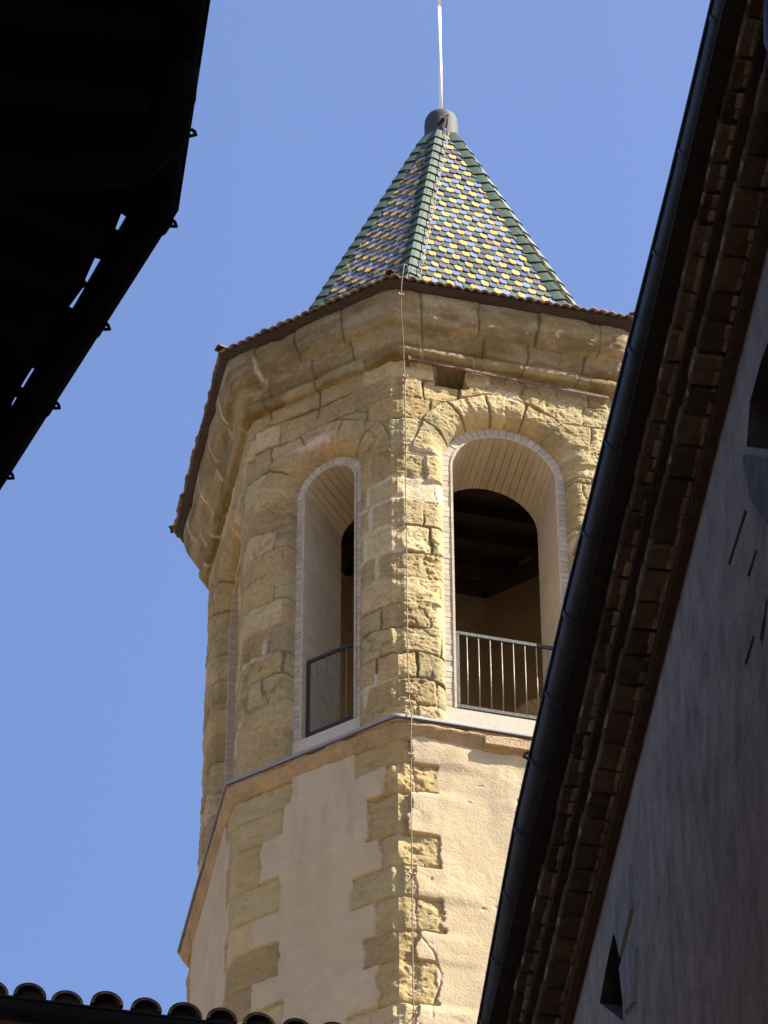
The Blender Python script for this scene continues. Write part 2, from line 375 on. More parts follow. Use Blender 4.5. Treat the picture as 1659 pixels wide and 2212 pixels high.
    if k == 0:                                # two long open cracks beside the corner stones
        for pl_ in ([(.10, 28.42), (.118, 28.15), (.128, 28.02), (.155, 27.88), (.165, 27.70)], [(.125, 26.78), (.165, 26.58), (.150, 26.30), (.165, 26.06), (.21, 26.0), (.30, 25.86), (.33, 25.74), (.375, 25.62), (.335, 25.42), (.285, 25.24), (.29, 25.1)]):
            dc = np.full_like(u, 9.); pu = u + .012 * fbm(x, y, z, 14, 3, 611); pz = z + .012 * fbm(x, y, z, 14, 3, 612)
            for (ua_, za_), (ub_, zb_) in zip(pl_[:-1], pl_[1:]):
                t_ = np.clip(((pu - ua_) * (ub_ - ua_) + (pz - za_) * (zb_ - za_)) / ((ub_ - ua_) ** 2 + (zb_ - za_) ** 2), 0, 1)
                dc = np.minimum(dc, np.hypot(pu - ua_ - t_ * (ub_ - ua_), pz - za_ - t_ * (zb_ - za_)))
            h = h - .018 * (1 - ss(.003, .013, dc)) * (.4 + .6 * ss(-.3, .2, fbm(x, y, z, 5, 2, 613)))
    V = pos(k, u, L, h + OLO, z)
    cs = stone_tint(lo_, 5); st = ss(.05, .45, fbm(x, y, z * .7, 1.6, 4, 271))[..., None]
    cs = cs * (1 - .25 * st) + cs * np.array((.62, .62, .58)) * .25 * st; cs = cs * (1 + .16 * fbm(x, y, z * 3, 9, 4, 299)[..., None])
    cp = np.array((.405, .338, .222)) * (1 + .14 * fbm(x, y, z, 2.2, 5, 401, .6)[..., None] + .09 * prr[..., None])
    strk = ss(.1, .5, fbm(x * 5, y * 5, z * .7, 1.6, 4, 441))[..., None] * ss(25.5, 28.4, z)[..., None]; cp = cp * (1 - .14 * strk)
    pk = ss(.0, .4, fbm(x, y, z, 1.2, 3, 403))[..., None]; cp = cp * (1 - .35 * pk) + np.array((.41, .315, .195)) * .35 * pk
    gy = ss(.15, .5, fbm(x, y, z * .8, 1.4, 3, 404))[..., None]; cp = cp * (1 - .3 * gy) + np.array((.38, .33, .24)) * .3 * gy
    rim = (np.exp(-np.abs(sp - .004) / .012) * (.4 + .6 * ss(-.2, .3, wv)))[..., None]
    cp = cp * (1 - .45 * rim) + np.array((.27, .15, .075)) * .45 * rim
    c = cs * (1 - pl[..., None]) + cp * pl[..., None]
    return V.reshape(-1, 3), grid_faces(n, m), np.clip(c, .02, .9).reshape(-1, 3)
V, F, C = joinm([lower_face(k, STEP.get(k, .06)) for k in FACES])
mesh('shaft_wall', V, F, PLASTER, tower, C, True)
b = MB()
for k in FACES:
    p, q = corner(k - 1, OLO - .02), corner(k, OLO - .02)
    b.add([(p[0], p[1], -1.6), (q[0], q[1], -1.6), (q[0], q[1], 24.32), (p[0], p[1], 24.32)], [(0, 1, 2, 3)], (.42, .33, .24))
b.build('shaft_base', PLASTER, tower)

# ---- swept mouldings
def sweep(name, prof, mat, colf, step=.03, tstep=.03, disp=None, close=False, parent=None, smooth=True):
    pr = [prof[0]]
    for a, c in zip(prof[:-1], prof[1:]):
        nn = max(1, int(math.hypot(c[0] - a[0], c[1] - a[1]) / tstep + .5))
        pr += [(a[0] + (c[0] - a[0]) * i / nn, a[1] + (c[1] - a[1]) * i / nn) for i in range(1, nn + 1)]
    po = np.array([p[0] for p in pr]); pz = np.array([p[1] for p in pr]); tl = np.concatenate([[0], np.cumsum(np.hypot(np.diff(po), np.diff(pz)))])
    cols = []
    for k in FACES:
        L = flen(k); st = step if k in (-2, -1, 0, 1) else .2
        n = max(2, int(L / st)); cols += [(k, i / n) for i in range(n)]
    K = np.array([c[0] for c in cols]); S = np.array([c[1] for c in cols]); nc = len(cols); npf = len(pr)
    Lk = np.array([flen(k) for k in K])
    U = S * Lk
    O = po[:, None].repeat(nc, 1); Z = pz[:, None].repeat(nc, 1)
    def place(O, Z):
        X = np.zeros_like(O); Y = np.zeros_like(O)
        for k in FACES:
            mk = K == k; c0 = corner(k - 1, O[:, mk]); c1 = corner(k, O[:, mk]); s = S[mk][None, :]
            X[:, mk] = c0[0] + (c1[0] - c0[0]) * s; Y[:, mk] = c0[1] + (c1[1] - c0[1]) * s
        return X, Y
    X, Y = place(O, Z)
    info = dict(X=X, Y=Y, Z=Z, U=U[None, :].repeat(npf, 0), K=K[None, :].repeat(npf, 0), T=tl[:, None].repeat(nc, 1), L=Lk[None, :].repeat(npf, 0), O=O)
    if disp is not None:
        dO, dZ = disp(info); X, Y = place(O + dO, Z); Z = Z + dZ
    col_ = colf(info)
    V = np.stack([X, Y, Z], -1).reshape(-1, 3)
    i = np.arange(npf - 1)[:, None] * nc; j = np.arange(nc)[None, :]; j2 = (j + 1) % nc
    Fq = np.stack([i + j, i + j2, i + nc + j2, i + nc + j], -1).reshape(-1, 4)
    return mesh(name, V, Fq, mat, parent or tower, col_.reshape(-1, 3), smooth)

def cornice_fields(I):
    x, y, z, u, K, T = I['X'], I['Y'], I['Z'], I['U'], I['K'], I['T']
    course = np.where(z > 33.945, 2, np.where(z > 33.745, 1, 0))
    d = np.full_like(x, 9.); sid = np.zeros(x.shape, np.int64)
    for k in FACES:
        for c in range(3):
            mk = (K == k) & (course == c)
            rng = random.Random(k * 17 + c * 5 + 3)
            L = flen(k); js = []; t = rng.uniform(.22, .42)
            while t < L - .15: js.append(t); t += rng.uniform(.4, .62)
            js = np.array(js); q = u[mk] + .02 * vnoise(x[mk] * 5, y[mk] * 5, z[mk] * 5, 6)
            d[mk] = np.abs(q[:, None] - js[None, :]).min(1); j = np.searchsorted(js, q)
            s = 7000 + 300 * (k + 9) + 40 * c + j; s = np.where(j == 0, 20000 + ((k - 1 + 4) % 8) * 10 + c, s); s = np.where(j == len(js), 20000 + ((k + 4) % 8) * 10 + c, s)
            sid[mk] = s
    return course, d, sid
def cornice_disp(I):
    x, y, z = I['X'], I['Y'], I['Z']; course, d, sid = cornice_fields(I)
    cu = np.minimum(I['U'], I['L'] - I['U'])
    h = -(1 - ss(.002, .010, d)) * .014 - .002 * np.exp(-d / .02) + (_h(sid, sid, sid, 2) - .5) * .020 + (.5 * fbm(x, y, z, 5, 3, 8, .6) + .5 * fbm(x, y, z * 2, 15, 4, 908, .65)) * .017 - .022 * ss(.1, .5, fbm(x, y, z, 2.5, 3, 18))
    h = h - .018 * np.exp(-cu / .03) - .014 * np.exp(-np.minimum(np.abs(z - 33.945), np.abs(z - 33.75)) / .008)
    return h, fbm(x, y, z, 4, 3, 28) * .012
def cornice_col(I):
    x, y, z = I['X'], I['Y'], I['Z']; course, d, sid = cornice_fields(I)
    c = stone_tint(sid, 3) * .60
    st = ss(-.1, .35, fbm(x, y, z * 3.5, 2.2, 5, 171, .6))[..., None]
    c = c * (1 - .75 * st) + np.array((.13, .09, .042)) * .75 * st
    g = ss(.05, .35, fbm(x, y, z * 4, 2.3, 5, 181, .6))[..., None]; c = c * (1 - .5 * g) + np.array((.28, .255, .18)) * .5 * g
    f = ((1 - ss(.008, .022, d)) * ss(0, .3, fbm(x, y, z, 1.2, 2, 33)))[..., None]; c = c * (1 - .7 * f) + MORTAR * .7 * f
    dk = ((1 - ss(.004, .014, d)) * (1 - ss(0, .3, fbm(x, y, z, 1.2, 2, 33))))[..., None]; c = c * (1 - .5 * dk)
    return np.clip(c * (1 + .2 * fbm(x, y, z, 9, 4, 199)[..., None]), .02, .9)
prof = [(-.25, 33.60), (.015, 33.605)]
prof += [(.055 + .055 * math.sin(t), 33.675 - .066 * math.cos(t)) for t in [R(a) for a in range(-20, 171, 19)]]
prof += [(.066, 33.752), (.085, 33.764), (.105, 33.79), (.130, 33.84), (.155, 33.90), (.168, 33.938), (.186, 33.952), (.205, 33.98), (.232, 34.03), (.252, 34.10), (.266, 34.18), (.276, 34.28), (.276, 34.335), (.15, 34.34)]
sweep('cornice', prof, STONE, cornice_col, .016, .016, cornice_disp)

# ledge below the belfry: cavetto, thin brick strip, zinc flashing
def plain_col(c, var=.1, s=4, seed=1):
    def f(I): return np.clip(np.array(c) * (1 + var * fbm(I['X'], I['Y'], I['Z'], s, 4, seed)[..., None]), .01, .95)
    return f
def led_disp(I): 
    return fbm(I['X'], I['Y'], I['Z'], 5, 5, 61, .6) * .02 - .02 * np.exp(-np.minimum(I['U'], I['L'] - I['U']) / .06), fbm(I['X'], I['Y'], I['Z'], 4, 3, 62) * .012
prof = [(.03, 28.34), (.072, 28.345), (.085, 28.36), (.094, 28.38), (.105, 28.41), (.125, 28.45), (.14, 28.485), (.14, 28.505), (.05, 28.51)]
def led_col(I):
    c = plain_col((.30, .22, .12), .4, 5, 63)(I); g = ss(0, .5, fbm(I['X'], I['Y'], I['Z'], 1.5, 3, 64))[..., None]
    return c * (1 - .5 * g) + np.array((.37, .295, .19)) * .5 * g
sweep('ledge_moulding', prof, STONE, led_col, .02, .016, led_disp)
def chip(I): return -.022 * ss(.1, .25, fbm(I['X'], I['Y'], I['Z'] * 0, 3, 2, 65)), 0 * I['X']
sweep('brick_course', [(.05, 28.508), (.138, 28.510), (.138, 28.534), (.05, 28.536)], STONE, plain_col((.33, .17, .09), .35, 6, 66), .02, .05, chip, smooth=False)
sweep('ledge_flashing', [(.03, 28.546), (.150, 28.548), (.155, 28.545), (.156, 28.550), (.156, 28.580), (.153, 28.584), (-.02, 28.635)], ZINC, plain_col((.5, .5, .5), .12, 2, 67), .05, .05,
      lambda I: (fbm(I['X'], I['Y'], I['Z'] * 0, 2.5, 3, 68) * .006, fbm(I['X'], I['Y'], I['Z'] * 0, 1.6, 3, 69) * .010), smooth=False)

b = MB(); b.bbox(fpt(0, .77, .155, 28.375), tan(0) * 1.4, -nrm(0) * .1, Vector((0, 0, .10)), .008, (.36, .27, .17)); b.build('stone_slab', STONE, tower)

# ---- inner chamber
b = MB(); OI = -.84
for k in FACES:
    L = flen(k); P = WIN[k % 2]; hw = P['w'] - P['ring'] + .005; c0, c1 = corner(k - 1, OI), corner(k, OI)
    # wall with arched hole, in local u measured on the outer face
    ul = (Vector((c0[0], c0[1], 0)) - Vector((*corner(k - 1, 0.), 0))).dot(tan(k)); ur = (Vector((c1[0], c1[1], 0)) - Vector((*corner(k - 1, 0.), 0))).dot(tan(k))
    N = 20; arch = [(L / 2 + hw * math.cos(math.pi * i / N), P['zs'] + hw * math.sin(math.pi * i / N)) for i in range(N + 1)]
    bot = 28.95; topz = 34.72
    outer = [(ul, bot), (L / 2 - hw, bot)] + arch[::-1] + [(L / 2 + hw, bot), (ur, bot), (ur, topz), (ul, topz)]
    tri = tessellate_polygon([[Vector((a, c, 0)) for a, c in outer]])
    b.add([fpt(k, a, OI, c) for a, c in outer], tri, (.5, .5, .5))
b.build('inner_wall', INNER, tower)
b = MB()
b.add([(*corner(k, OI + .02), 28.93) for k in FACES], [tuple(range(8))]); b.build('belfry_floor', WOOD, tower)
b = MB(); b.add([(*corner(k, OI), 34.70) for k in FACES], [tuple(range(8))])
for k in FACES:
    L = flen(k, OI); c0 = Vector((*corner(k - 1, OI), 34.36)); b.box(c0 - nrm(k) * .12, tan(k) * L, nrm(k) * .13, Vector((0, 0, .14)), (.6, .6, .6))
ceil_ = b.build('belfry_ceiling', WOOD, tower)
for t in np.linspace(-1.3, 1.3, 8):
    b = MB(); a = nrm(0); n_ = tan(0); b.box(a * t - n_ * 1.5 + Vector((0, 0, 34.52)), a * .12, n_ * 3.0, Vector((0, 0, .17)), (.6, .6, .6)); b.build('beam', WOOD, ceil_)

# ---- arched openings
def window(k):
    L = flen(k); P = WIN[k % 2]; uc = L / 2; ro = P['w'] + .012; ri = P['w'] - P['ring']; rl0 = ri - .007; zs = P['zs']; rng = random.Random(300 + k)
    b = MB(); fo = -.15; dep = .10
    def bar(u0, z0, u1, z1, u2, z2, u3, z3):       # quad brick front, extruded backwards
        c = rng.uniform(.80, 1.08); cc = np.array((.40, .365, .305)) * c + np.array((.02, 0, -.02)) * rng.uniform(-1, 1)
        o = fo + rng.uniform(-.003, .003)
        Pf = [fpt(k, a, o, z) for a, z in ((u0, z0), (u1, z1), (u2, z2), (u3, z3))]
        ctr = sum(Pf, Vector()) / 4; Pi = [p + (ctr - p).normalized() * .003 for p in Pf]
        Pb = [p - nrm(k) * dep for p in Pf]; Pm = [p - nrm(k) * .006 for p in Pf]
        b.add(Pi + Pm + Pb, [(0, 1, 2, 3)] + [(i + 4, (i + 1) % 4 + 4, (i + 1) % 4, i) for i in range(4)] + [(i + 8, (i + 1) % 4 + 8, (i + 1) % 4 + 4, i + 4) for i in range(4)], tuple(cc))
    n = int((zs - SILLZ) / .072); hgt = (zs - SILLZ) / n; j = .0018
    for i in range(n):
        z0 = SILLZ + i * hgt + j; z1 = SILLZ + (i + 1) * hgt - j
        bar(uc - ro, z0, uc - ri, z0, uc - ri, z1, uc - ro, z1); bar(uc + ri, z0, uc + ro, z0, uc + ro, z1, uc + ri, z1)
    na = int(math.pi * (ro + ri) / 2 / .072)
    for i in range(na):
        a0 = math.pi * i / na + j / ro; a1 = math.pi * (i + 1) / na - j / ro
        pts = []
        for (r, a) in ((ri, a0), (ro, a0), (ro, a1), (ri, a1)): pts += [uc + r * math.cos(a), zs + r * math.sin(a)]
        bar(*pts)
    # mortar bed just behind the brick faces
    N = 40
    path = [(-1, SILLZ)] + [None] * 0
    inn = [(uc + ri + .004, SILLZ)] + [(uc + (ri + .004) * math.cos(math.pi * i / N), zs + (ri + .004) * math.sin(math.pi * i / N)) for i in range(N + 1)] + [(uc - ri - .004, SILLZ)]
    out = [(uc + ro + .02, SILLZ)] + [(uc + (ro + .02) * math.cos(math.pi * i / N), zs + (ro + .02) * math.sin(math.pi * i / N)) for i in range(N + 1)] + [(uc - ro - .02, SILLZ)]
    m = len(inn); b.add([fpt(k, a, fo - .010, z) for a, z in inn] + [fpt(k, a, fo - .010, z) for a, z in out], [(i, i + m, i + m + 1, i + 1) for i in range(m - 1)], (.34, .31, .27))
    b.add([fpt(k, a, fo - .010, z) for a, z in inn] + [fpt(k, a, fo - dep, z) for a, z in inn], [(i, i + m, i + m + 1, i + 1) for i in range(m - 1)], (.34, .31, .27))
    s = b.build('window_surround', BRICK, tower)
    # lining: boards running inwards with fine grooves between
    b = MB(); path = []; bw = .072; th = .022
    full = [(uc + rl0, SILLZ + .19)]
    nn = int((zs - SILLZ - .19) / bw)
    full += [(uc + rl0, SILLZ + .19 + (zs - SILLZ - .19) * i / nn) for i in range(1, nn)]
    na = int(math.pi * ri / bw); full += [(uc + rl0 * math.cos(math.pi * i / na), zs + rl0 * math.sin(math.pi * i / na)) for i in range(na + 1)]
    full += [(uc - rl0, SILLZ + .19 + (zs - SILLZ - .19) * i / nn) for i in range(nn - 1, 0, -1)] + [(uc - rl0, SILLZ + .19)]
    o0, o1 = -.14, OI - .004
    for (a, z0), (a2, z2) in zip(full[:-1], full[1:]):
        A = Vector((a, z0, 0)); Bq = Vector((a2, z2, 0)); t = (Bq - A).normalized(); nn_ = Vector((t.y, -t.x, 0))   # outwards from the opening
        ctr = Vector((uc, min(max((z0 + z2) / 2, SILLZ), zs), 0))
        if nn_.dot((A + Bq) / 2 - ctr) < 0: nn_ = -nn_
        g = .003; q0, q1 = A + t * g, Bq - t * g
        c = rng.uniform(.9, 1.06); cc = (.385 * c, .33 * c, .245 * c)
        prof_ = [A + nn_ * .009, q0 + nn_ * .0, q1 + nn_ * .0, Bq + nn_ * .009, Bq + nn_ * th, A + nn_ * th]
        Vv = [fpt(k, p.x, o0, p.y) for p in prof_] + [fpt(k, p.x, o1, p.y) for p in prof_]
        b.add(Vv, [(0, 1, 2, 3, 4, 5)] + [(i, (i + 1) % 6, (i + 1) % 6 + 6, i + 6) for i in range(6)], cc)
    b.build('opening_lining', LINING, s)
    b = MB(); hw = ro - .002
    b.bbox(fpt(k, uc - hw, fo + .012, 28.60), tan(k) * 2 * hw, -nrm(k) * .74, Vector((0, 0, .455)), .006, (.43, .39, .32))
    b.build('sill', BRICK, s)
    return s
for k in FACES: window(k)

def railing(k):
    L = flen(k); P = WIN[k % 2]; uc = L / 2; hw = P['w'] - P['ring'] - .02; o = -.20; z0, z1 = 29.13, 30.13
    t, n_, zv = tan(k), nrm(k), Vector((0, 0, 1)); b = MB()
    b.bbox(fpt(k, uc - hw, o, z0), t * 2 * hw, -n_ * .02, zv * .045, .003); b.bbox(fpt(k, uc - hw, o, z1 - .045), t * 2 * hw, -n_ * .02, zv * .045, .003)
    for sgn in (-1, 1):
        b.bbox(fpt(k, uc + sgn * hw - (.035 if sgn > 0 else 0), o - .001, z0 + .046), t * .035, -n_ * .018, zv * (z1 - z0 - .092), .003)
    for uu in (uc - hw * .55, uc + hw * .55): b.box(fpt(k, uu, o - .004, z0 - .07), t * .012, -n_ * .012, zv * .069)
    rl = b.build('railing', RAILM, tower)
    nb = int(round(2 * hw / .118))
    for i in range(1, nb):
        uu = uc - hw + 2 * hw * i / nb; b = MB(); b.tube([fpt(k, uu, o - .01, z0 + .04), fpt(k, uu, o - .01, z1 - .04)], .0056, 8)
        b.build('baluster', BARM, rl, True)
for k in (-2, -1, 0, 1): railing(k)

# ---- eaves: dark board and a skirt of small clay tiles
sweep('eave_board', [(.16, 34.345), (.30, 34.348), (.302, 34.372), (.345, 34.385), (.345, 34.40), (.16, 34.42)], WOOD, plain_col((.5, .5, .5), .3, 5, 90), .2, .2, smooth=False)
def skirt():
    V, Fc, C = [], [], []; base = 0; pitch = .092
    for k in FACES:
        L = flen(k, .36); nt_ = int(L / pitch); sub = 8; m = nt_ * sub + 1
        os_ = [.375, .33, .2, .0, -.13, -.28]; zs_ = [34.41, 34.427, 34.475, 34.55, 34.60, 34.655]
        s = np.linspace(0, 1, m); ph = s * nt_
        tid = np.floor(ph - 1e-9).astype(int)
        jit = np.array([random.Random(k * 91 + t).uniform(-.014, .014) for t in range(-1, nt_ + 1)])[tid + 1]
        bumpz = .034 * np.abs(np.sin(math.pi * ph)) ** .8
        colr = np.array([[c * v for c in (.165, .125, .10)] for v in [random.Random(k * 77 + t).uniform(.7, 1.25) for t in range(-1, nt_ + 1)]])[tid + 1]
        for side in (0, 1):
            for o, z in zip(os_, zs_):
                oo = o + (jit if o > .3 else jit * 0)
                c0, c1 = corner(k - 1, oo), corner(k, oo)
                V.append(np.stack([c0[0] + (c1[0] - c0[0]) * s, c0[1] + (c1[1] - c0[1]) * s, z + bumpz - side * .014 + 0 * s], -1)); C.append(colr)
        n = len(os_)
        i = np.arange(n - 1)[:, None] * m; j = np.arange(m - 1)[None, :]
        q = np.stack([i + j, i + j + 1, i + m + j + 1, i + m + j], -1).reshape(-1, 4)
        Fc.append(base + q); Fc.append(base + n * m + q[:, ::-1])
        e = np.arange(m - 1); Fc.append(base + np.stack([e, n * m + e, n * m + e + 1, e + 1], -1)); base += 2 * n * m
    mesh('eave_tiles', np.concatenate(V), np.concatenate(Fc), TERRA, tower, np.concatenate(C), True)
    for k in FACES:                               # a corner tile over every arris
        b = MB(); pts = []
        for o, z, r in ((.40, 34.452, .048), (.30, 34.478, .046), (.1, 34.545, .046), (-.2, 34.65, .046)):
            c = corner(k, o); ctr = Vector((c[0], c[1], z)); rad = Vector((c[0], c[1], 0)).normalized(); tt = Vector((-rad.y, rad.x, 0))
            pts.append([ctr + tt * (r * math.cos(a)) + Vector((0, 0, r * math.sin(a) - .02)) for a in [math.pi * i / 8 for i in range(9)]] + [ctr + tt * ((r - .013) * math.cos(a)) + Vector((0, 0, (r - .013) * math.sin(a) - .02)) for a in [math.pi * i / 8 for i in range(8, -1, -1)]])
        n = 18; Vv = [p for q in pts for p in q]
        b.add(Vv, [tuple(range(n))] + [(i * n + a, i * n + (a + 1) % n, (i + 1) * n + (a + 1) % n, (i + 1) * n + a) for i in range(3) for a in range(n)], (.12, .08, .06))
        b.build('corner_tile', TERRA, tower, True)
skirt()

# ---- spire
OP, ZB, ZA = -.22, 34.50, 40.60
APEX = Vector((0, 0, ZA))
def spire():
    G = (.068, .105, .066); YL = (.50, .335, .10); LB = (.135, .185, .40); NV = (.065, .072, .165)
    b = MB(); rowh, pitch = .155, .0842
    under = MB()
    for k in FACES:
        c0 = Vector((*corner(k - 1, OP), ZB)); c1 = Vector((*corner(k, OP), ZB)); mid = (c0 + c1) / 2; L = (c1 - c0).length
        t = (c1 - c0).normalized(); s = (APEX - mid); H = s.length; s.normalize(); n_ = t.cross(s)
        under.add([c0, c1, APEX], [(0, 1, 2)], (.04, .04, .045))
        rng = random.Random(700 + k); half0 = L / 2
        rows = int((H - .55) / rowh)
        for r in range(rows):
            v0 = r * rowh; blue = LB if rng.random() < .55 else NV
            hw_ = half0 * (1 - v0 / H) - .035
            cmax = int(hw_ / pitch) + 2
            for c in range(-cmax, cmax + 1):
                uc = (c + (.5 if r % 2 else 0)) * pitch; a, e = uc - pitch * .485, uc + pitch * .485
                if e < -hw_ + .01 or a > hw_ - .01: continue
                ph = (c - (1 if r % 2 else 0)) % 3
                cl = (YL, blue, G)[ph]; v_ = rng.uniform(.72, 1.12); gr = rng.uniform(0, .3) * (rng.random() < .5); cl = tuple((x * (1 - gr) + y * gr) * v_ for x, y in zip(cl, (.22, .2, .15)))
                tw = rng.uniform(-.004, .004); li = rng.uniform(-.004, .004)
                yq = .05
                pts = [(a, v0 + yq), (a + .008, v0 + .022), (uc - .020, v0 + .002), (uc + .020, v0 + .002), (e - .008, v0 + .022), (e, v0 + yq), (e, v0 + rowh + .05), (a, v0 + rowh + .05)]
                pts = [(min(max(x, -hw_), hw_), y) for x, y in pts]
                def P(x, y, dz): 
                    lift = .022 - (y - v0) / (rowh + .05) * .019 + li * .7
                    return mid + t * x + s * y + n_ * (lift + tw * (x - uc) / pitch * 2 + dz)
                top = [P(x, y, 0) for x, y in pts]; bot = [P(x, y, -.012) for x, y in pts]; m = 8
                b.add(top + bot, [tuple(range(m))] + [(i + m, (i + 1) % m + m, (i + 1) % m, i) for i in range(6)], cl)
    sp = b.build('spire_tiles', GLAZE, tower)
    under.build('spire_core', WOOD, sp)
    for k in FACES:                               # hip caps: overlapping bent tiles
        b = MB(); rng = random.Random(800 + k)
        c = Vector((*corner(k, OP), ZB)); d = (APEX - c); Lh = d.length; d.normalize()
        def side(kk):                             # direction lying in spire face kk, square to the hip, and that face's normal
            a0 = Vector((*corner(kk - 1, OP), ZB)); a1 = Vector((*corner(kk, OP), ZB)); tt = (a1 - a0).normalized(); n_ = tt.cross((APEX - (a0 + a1) / 2).normalized())
            q = n_.cross(d).normalized(); ctr = (a0 + a1) / 2
            if q.dot(ctr - c) < 0: q = -q
            return q, n_
        q0, n0 = side(k); q1, n1 = side(k + 1); nm = (n0 + n1).normalized()
        ex = .245; N = int((Lh - .83) / ex)
        for i in range(N + 1):
            s0 = i * ex - .02 + rng.uniform(-.006, .006); s1 = s0 + ex + .05; fl = .135
            v_ = rng.uniform(.85, 1.12); cl = (.034 * v_, .060 * v_, .044 * v_)
            rows = []
            for sv, lf, wd in ((s0, .040, fl), (s0 + .03, .038, fl), (s1, .020, fl * .93)):
                o = c + d * sv
                pr = [o + q0 * wd + n0 * .004, o + q0 * wd * .8 + n0 * (lf - .014), o + q0 * wd * .5 + n0 * (lf - .004), o + q0 * .026 + n0 * (lf + .004), o + nm * (lf + .010), o + q1 * .026 + n1 * (lf + .004), o + q1 * wd * .5 + n1 * (lf - .004), o + q1 * wd * .8 + n1 * (lf - .014), o + q1 * wd + n1 * .004]
                rows.append(pr + [p - nm * (.003 if j_ in (0, 8) else .012) for j_, p in reversed(list(enumerate(pr)))])
            n = 18
            b.add([p for q in rows for p in q], [tuple(range(n))] + [(i_ * n + a, i_ * n + (a + 1) % n, (i_ + 1) * n + (a + 1) % n, (i_ + 1) * n + a) for i_ in range(2) for a in range(n)], cl)
        b.build('hip_ridge', HIPG, tower)
    # cap: grey drum with rounded shoulder and a flared foot
    b = MB(); prf = [(.0, 40.0), (.16, 40.02), (.228, 39.93), (.234, 39.935), (.200, 40.03), (.194, 40.06), (.194, 40.38), (.189, 40.44), (.172, 40.49), (.135, 40.525), (.07, 40.545), (.0, 40.55)]
    n = 40; Vv = [(r * math.cos(2 * math.pi * i / n), r * math.sin(2 * math.pi * i / n), z) for r, z in prf for i in range(n)]
    b.add(Vv, [(j * n + i, j * n + (i + 1) % n, (j + 1) * n + (i + 1) % n, (j + 1) * n + i) for j in range(len(prf) - 1) for i in range(n)])
    b.build('spire_cap', CAPM, tower, True)
    return
spire()

# ---- rod, cable, iron bar
rod = thing('lightning_rod', 'thin bright metal rod rising from the grey cap of the spire', 'rod', (0, 0, 40.5))
b = MB(); b.tube([(0, 0, 40.50), (0, 0, 42.6)], .021, 12); b.build('lower_tube', STEEL, rod, True)
b = MB(); b.tube([(0, 0, 42.6), (0, 0, 45.2)], .017, 12); b.tube([(0, 0, 45.2), (0, 0, 45.5)], [.017, .002], 12); b.build('upper_tube', STEEL, rod, True)
b = MB(); b.tube([(0, 0, 40.505), (0, 0, 40.53)], .035, 12); b.build('collar', CAPM, rod, True)

cable = thing('lightning_cable', 'thin bare cable clipped down the spire hip and the sunlit tower corner', 'cable', tuple(fpt(0, .08, .06, 25.0)))
c0 = Vector((*corner(-1, OP), ZB)); q_t = tan(0)
d_h = (APEX - c0).normalized()
a0 = c0; a1 = Vector((*corner(0, OP), ZB)); tt = (a1 - a0).normalized(); ns = tt.cross((APEX - (a0 + a1) / 2).normalized()); qs = ns.cross(d_h).normalized()
if qs.dot(a1 - a0) < 0: qs = -qs
hipl = (APEX - c0).length
path = []; rng = random.Random(4)
wob = lambda a: rng.uniform(-a, a)
cap_d = Vector((.30, -1, 0)).normalized()
top_pts = [Vector((.05, -.205, 40.09)), Vector((.042, -.235, 40.02)), Vector((.045, -.29, 39.93))]
path += top_pts
sp_ = []
for f in np.linspace(.885, .02, 19): sp_.append(c0 + d_h * (hipl * f) + qs * (.125 + wob(.004)) + ns * (.072 + wob(.004)))
path += sp_
path += [fpt(0, .02, .40, 34.58), fpt(0, -.02, .455, 34.52), fpt(0, -.03, .45, 34.42), fpt(0, -.037, .41, 34.28), fpt(0, -.038, .38, 34.11), fpt(0, -.02, .30, 33.95), fpt(0, .005, .25, 33.80), fpt(0, .035, .16, 33.66)]
wallz = [(33.38, .066, .06), (33.28, .075, .06), (32.9, .072, .055), (32.3, .078, .06), (31.7, .070, .055), (31.2, .076, .06), (30.6, .074, .055), (30.09, .073, .06), (29.5, .078, .055), (28.95, .084, .06), (28.80, .09, .08), (28.66, .086, .17), (28.52, .078, .19), (28.3, .072, .17), (28.09, .080, .145), (27.4, .077, .14), (26.65, .080, .145), (25.8, .079, .14), (25.06, .081, .145), (24.0, .08, .14), (10, .08, .14), (-1.55, .08, .14)]
path += [fpt(0, u, o, z) for z, u, o in wallz]
b = MB(); b.tube(path, .0058, 6); b.build('cable', CABLE, cable, True)
def clip(p, dirn, ln, big=1.0):
    b = MB(); dirn = Vector(dirn).normalized(); side = Vector((0, 0, 1)).cross(dirn).normalized()
    b.tube([p, p - dirn * ln], .006, 6); b.tube([p - side * .026, p + side * .026], .0085, 6); b.tube([p - side * .02, p - side * .02 + dirn * .016], .009, 6); b.tube([p + side * .02, p + side * .02 + dirn * .016], .009, 6)
    return b.build('cable_clip', COPPER, cable)
for z, u, o in ((33.28, .075, .06), (32.3, .078, .06), (31.2, .076, .06), (30.09, .073, .06), (28.95, .084, .06), (28.09, .080, .145), (26.65, .080, .145), (25.06, .081, .145)):
    clip(fpt(0, u, o + .008, z), nrm(0), .09)
clip(fpt(0, -.038, .385, 34.13), nrm(0), .09)
for i in range(2, 19, 4): clip(sp_[i] + ns * .006, ns, .07)
b = MB(); b.tube([(-.04, -.192, 40.165), (.02, -.225, 40.24), (.083, -.20, 40.335), (.07, -.215, 40.22), (.05, -.205, 40.075)], .010, 6); b.build('terminal_hook', DGUTTER, cable, True)
clip(Vector((.02, -.222, 40.25)), (0.1, -1, 0), .04)

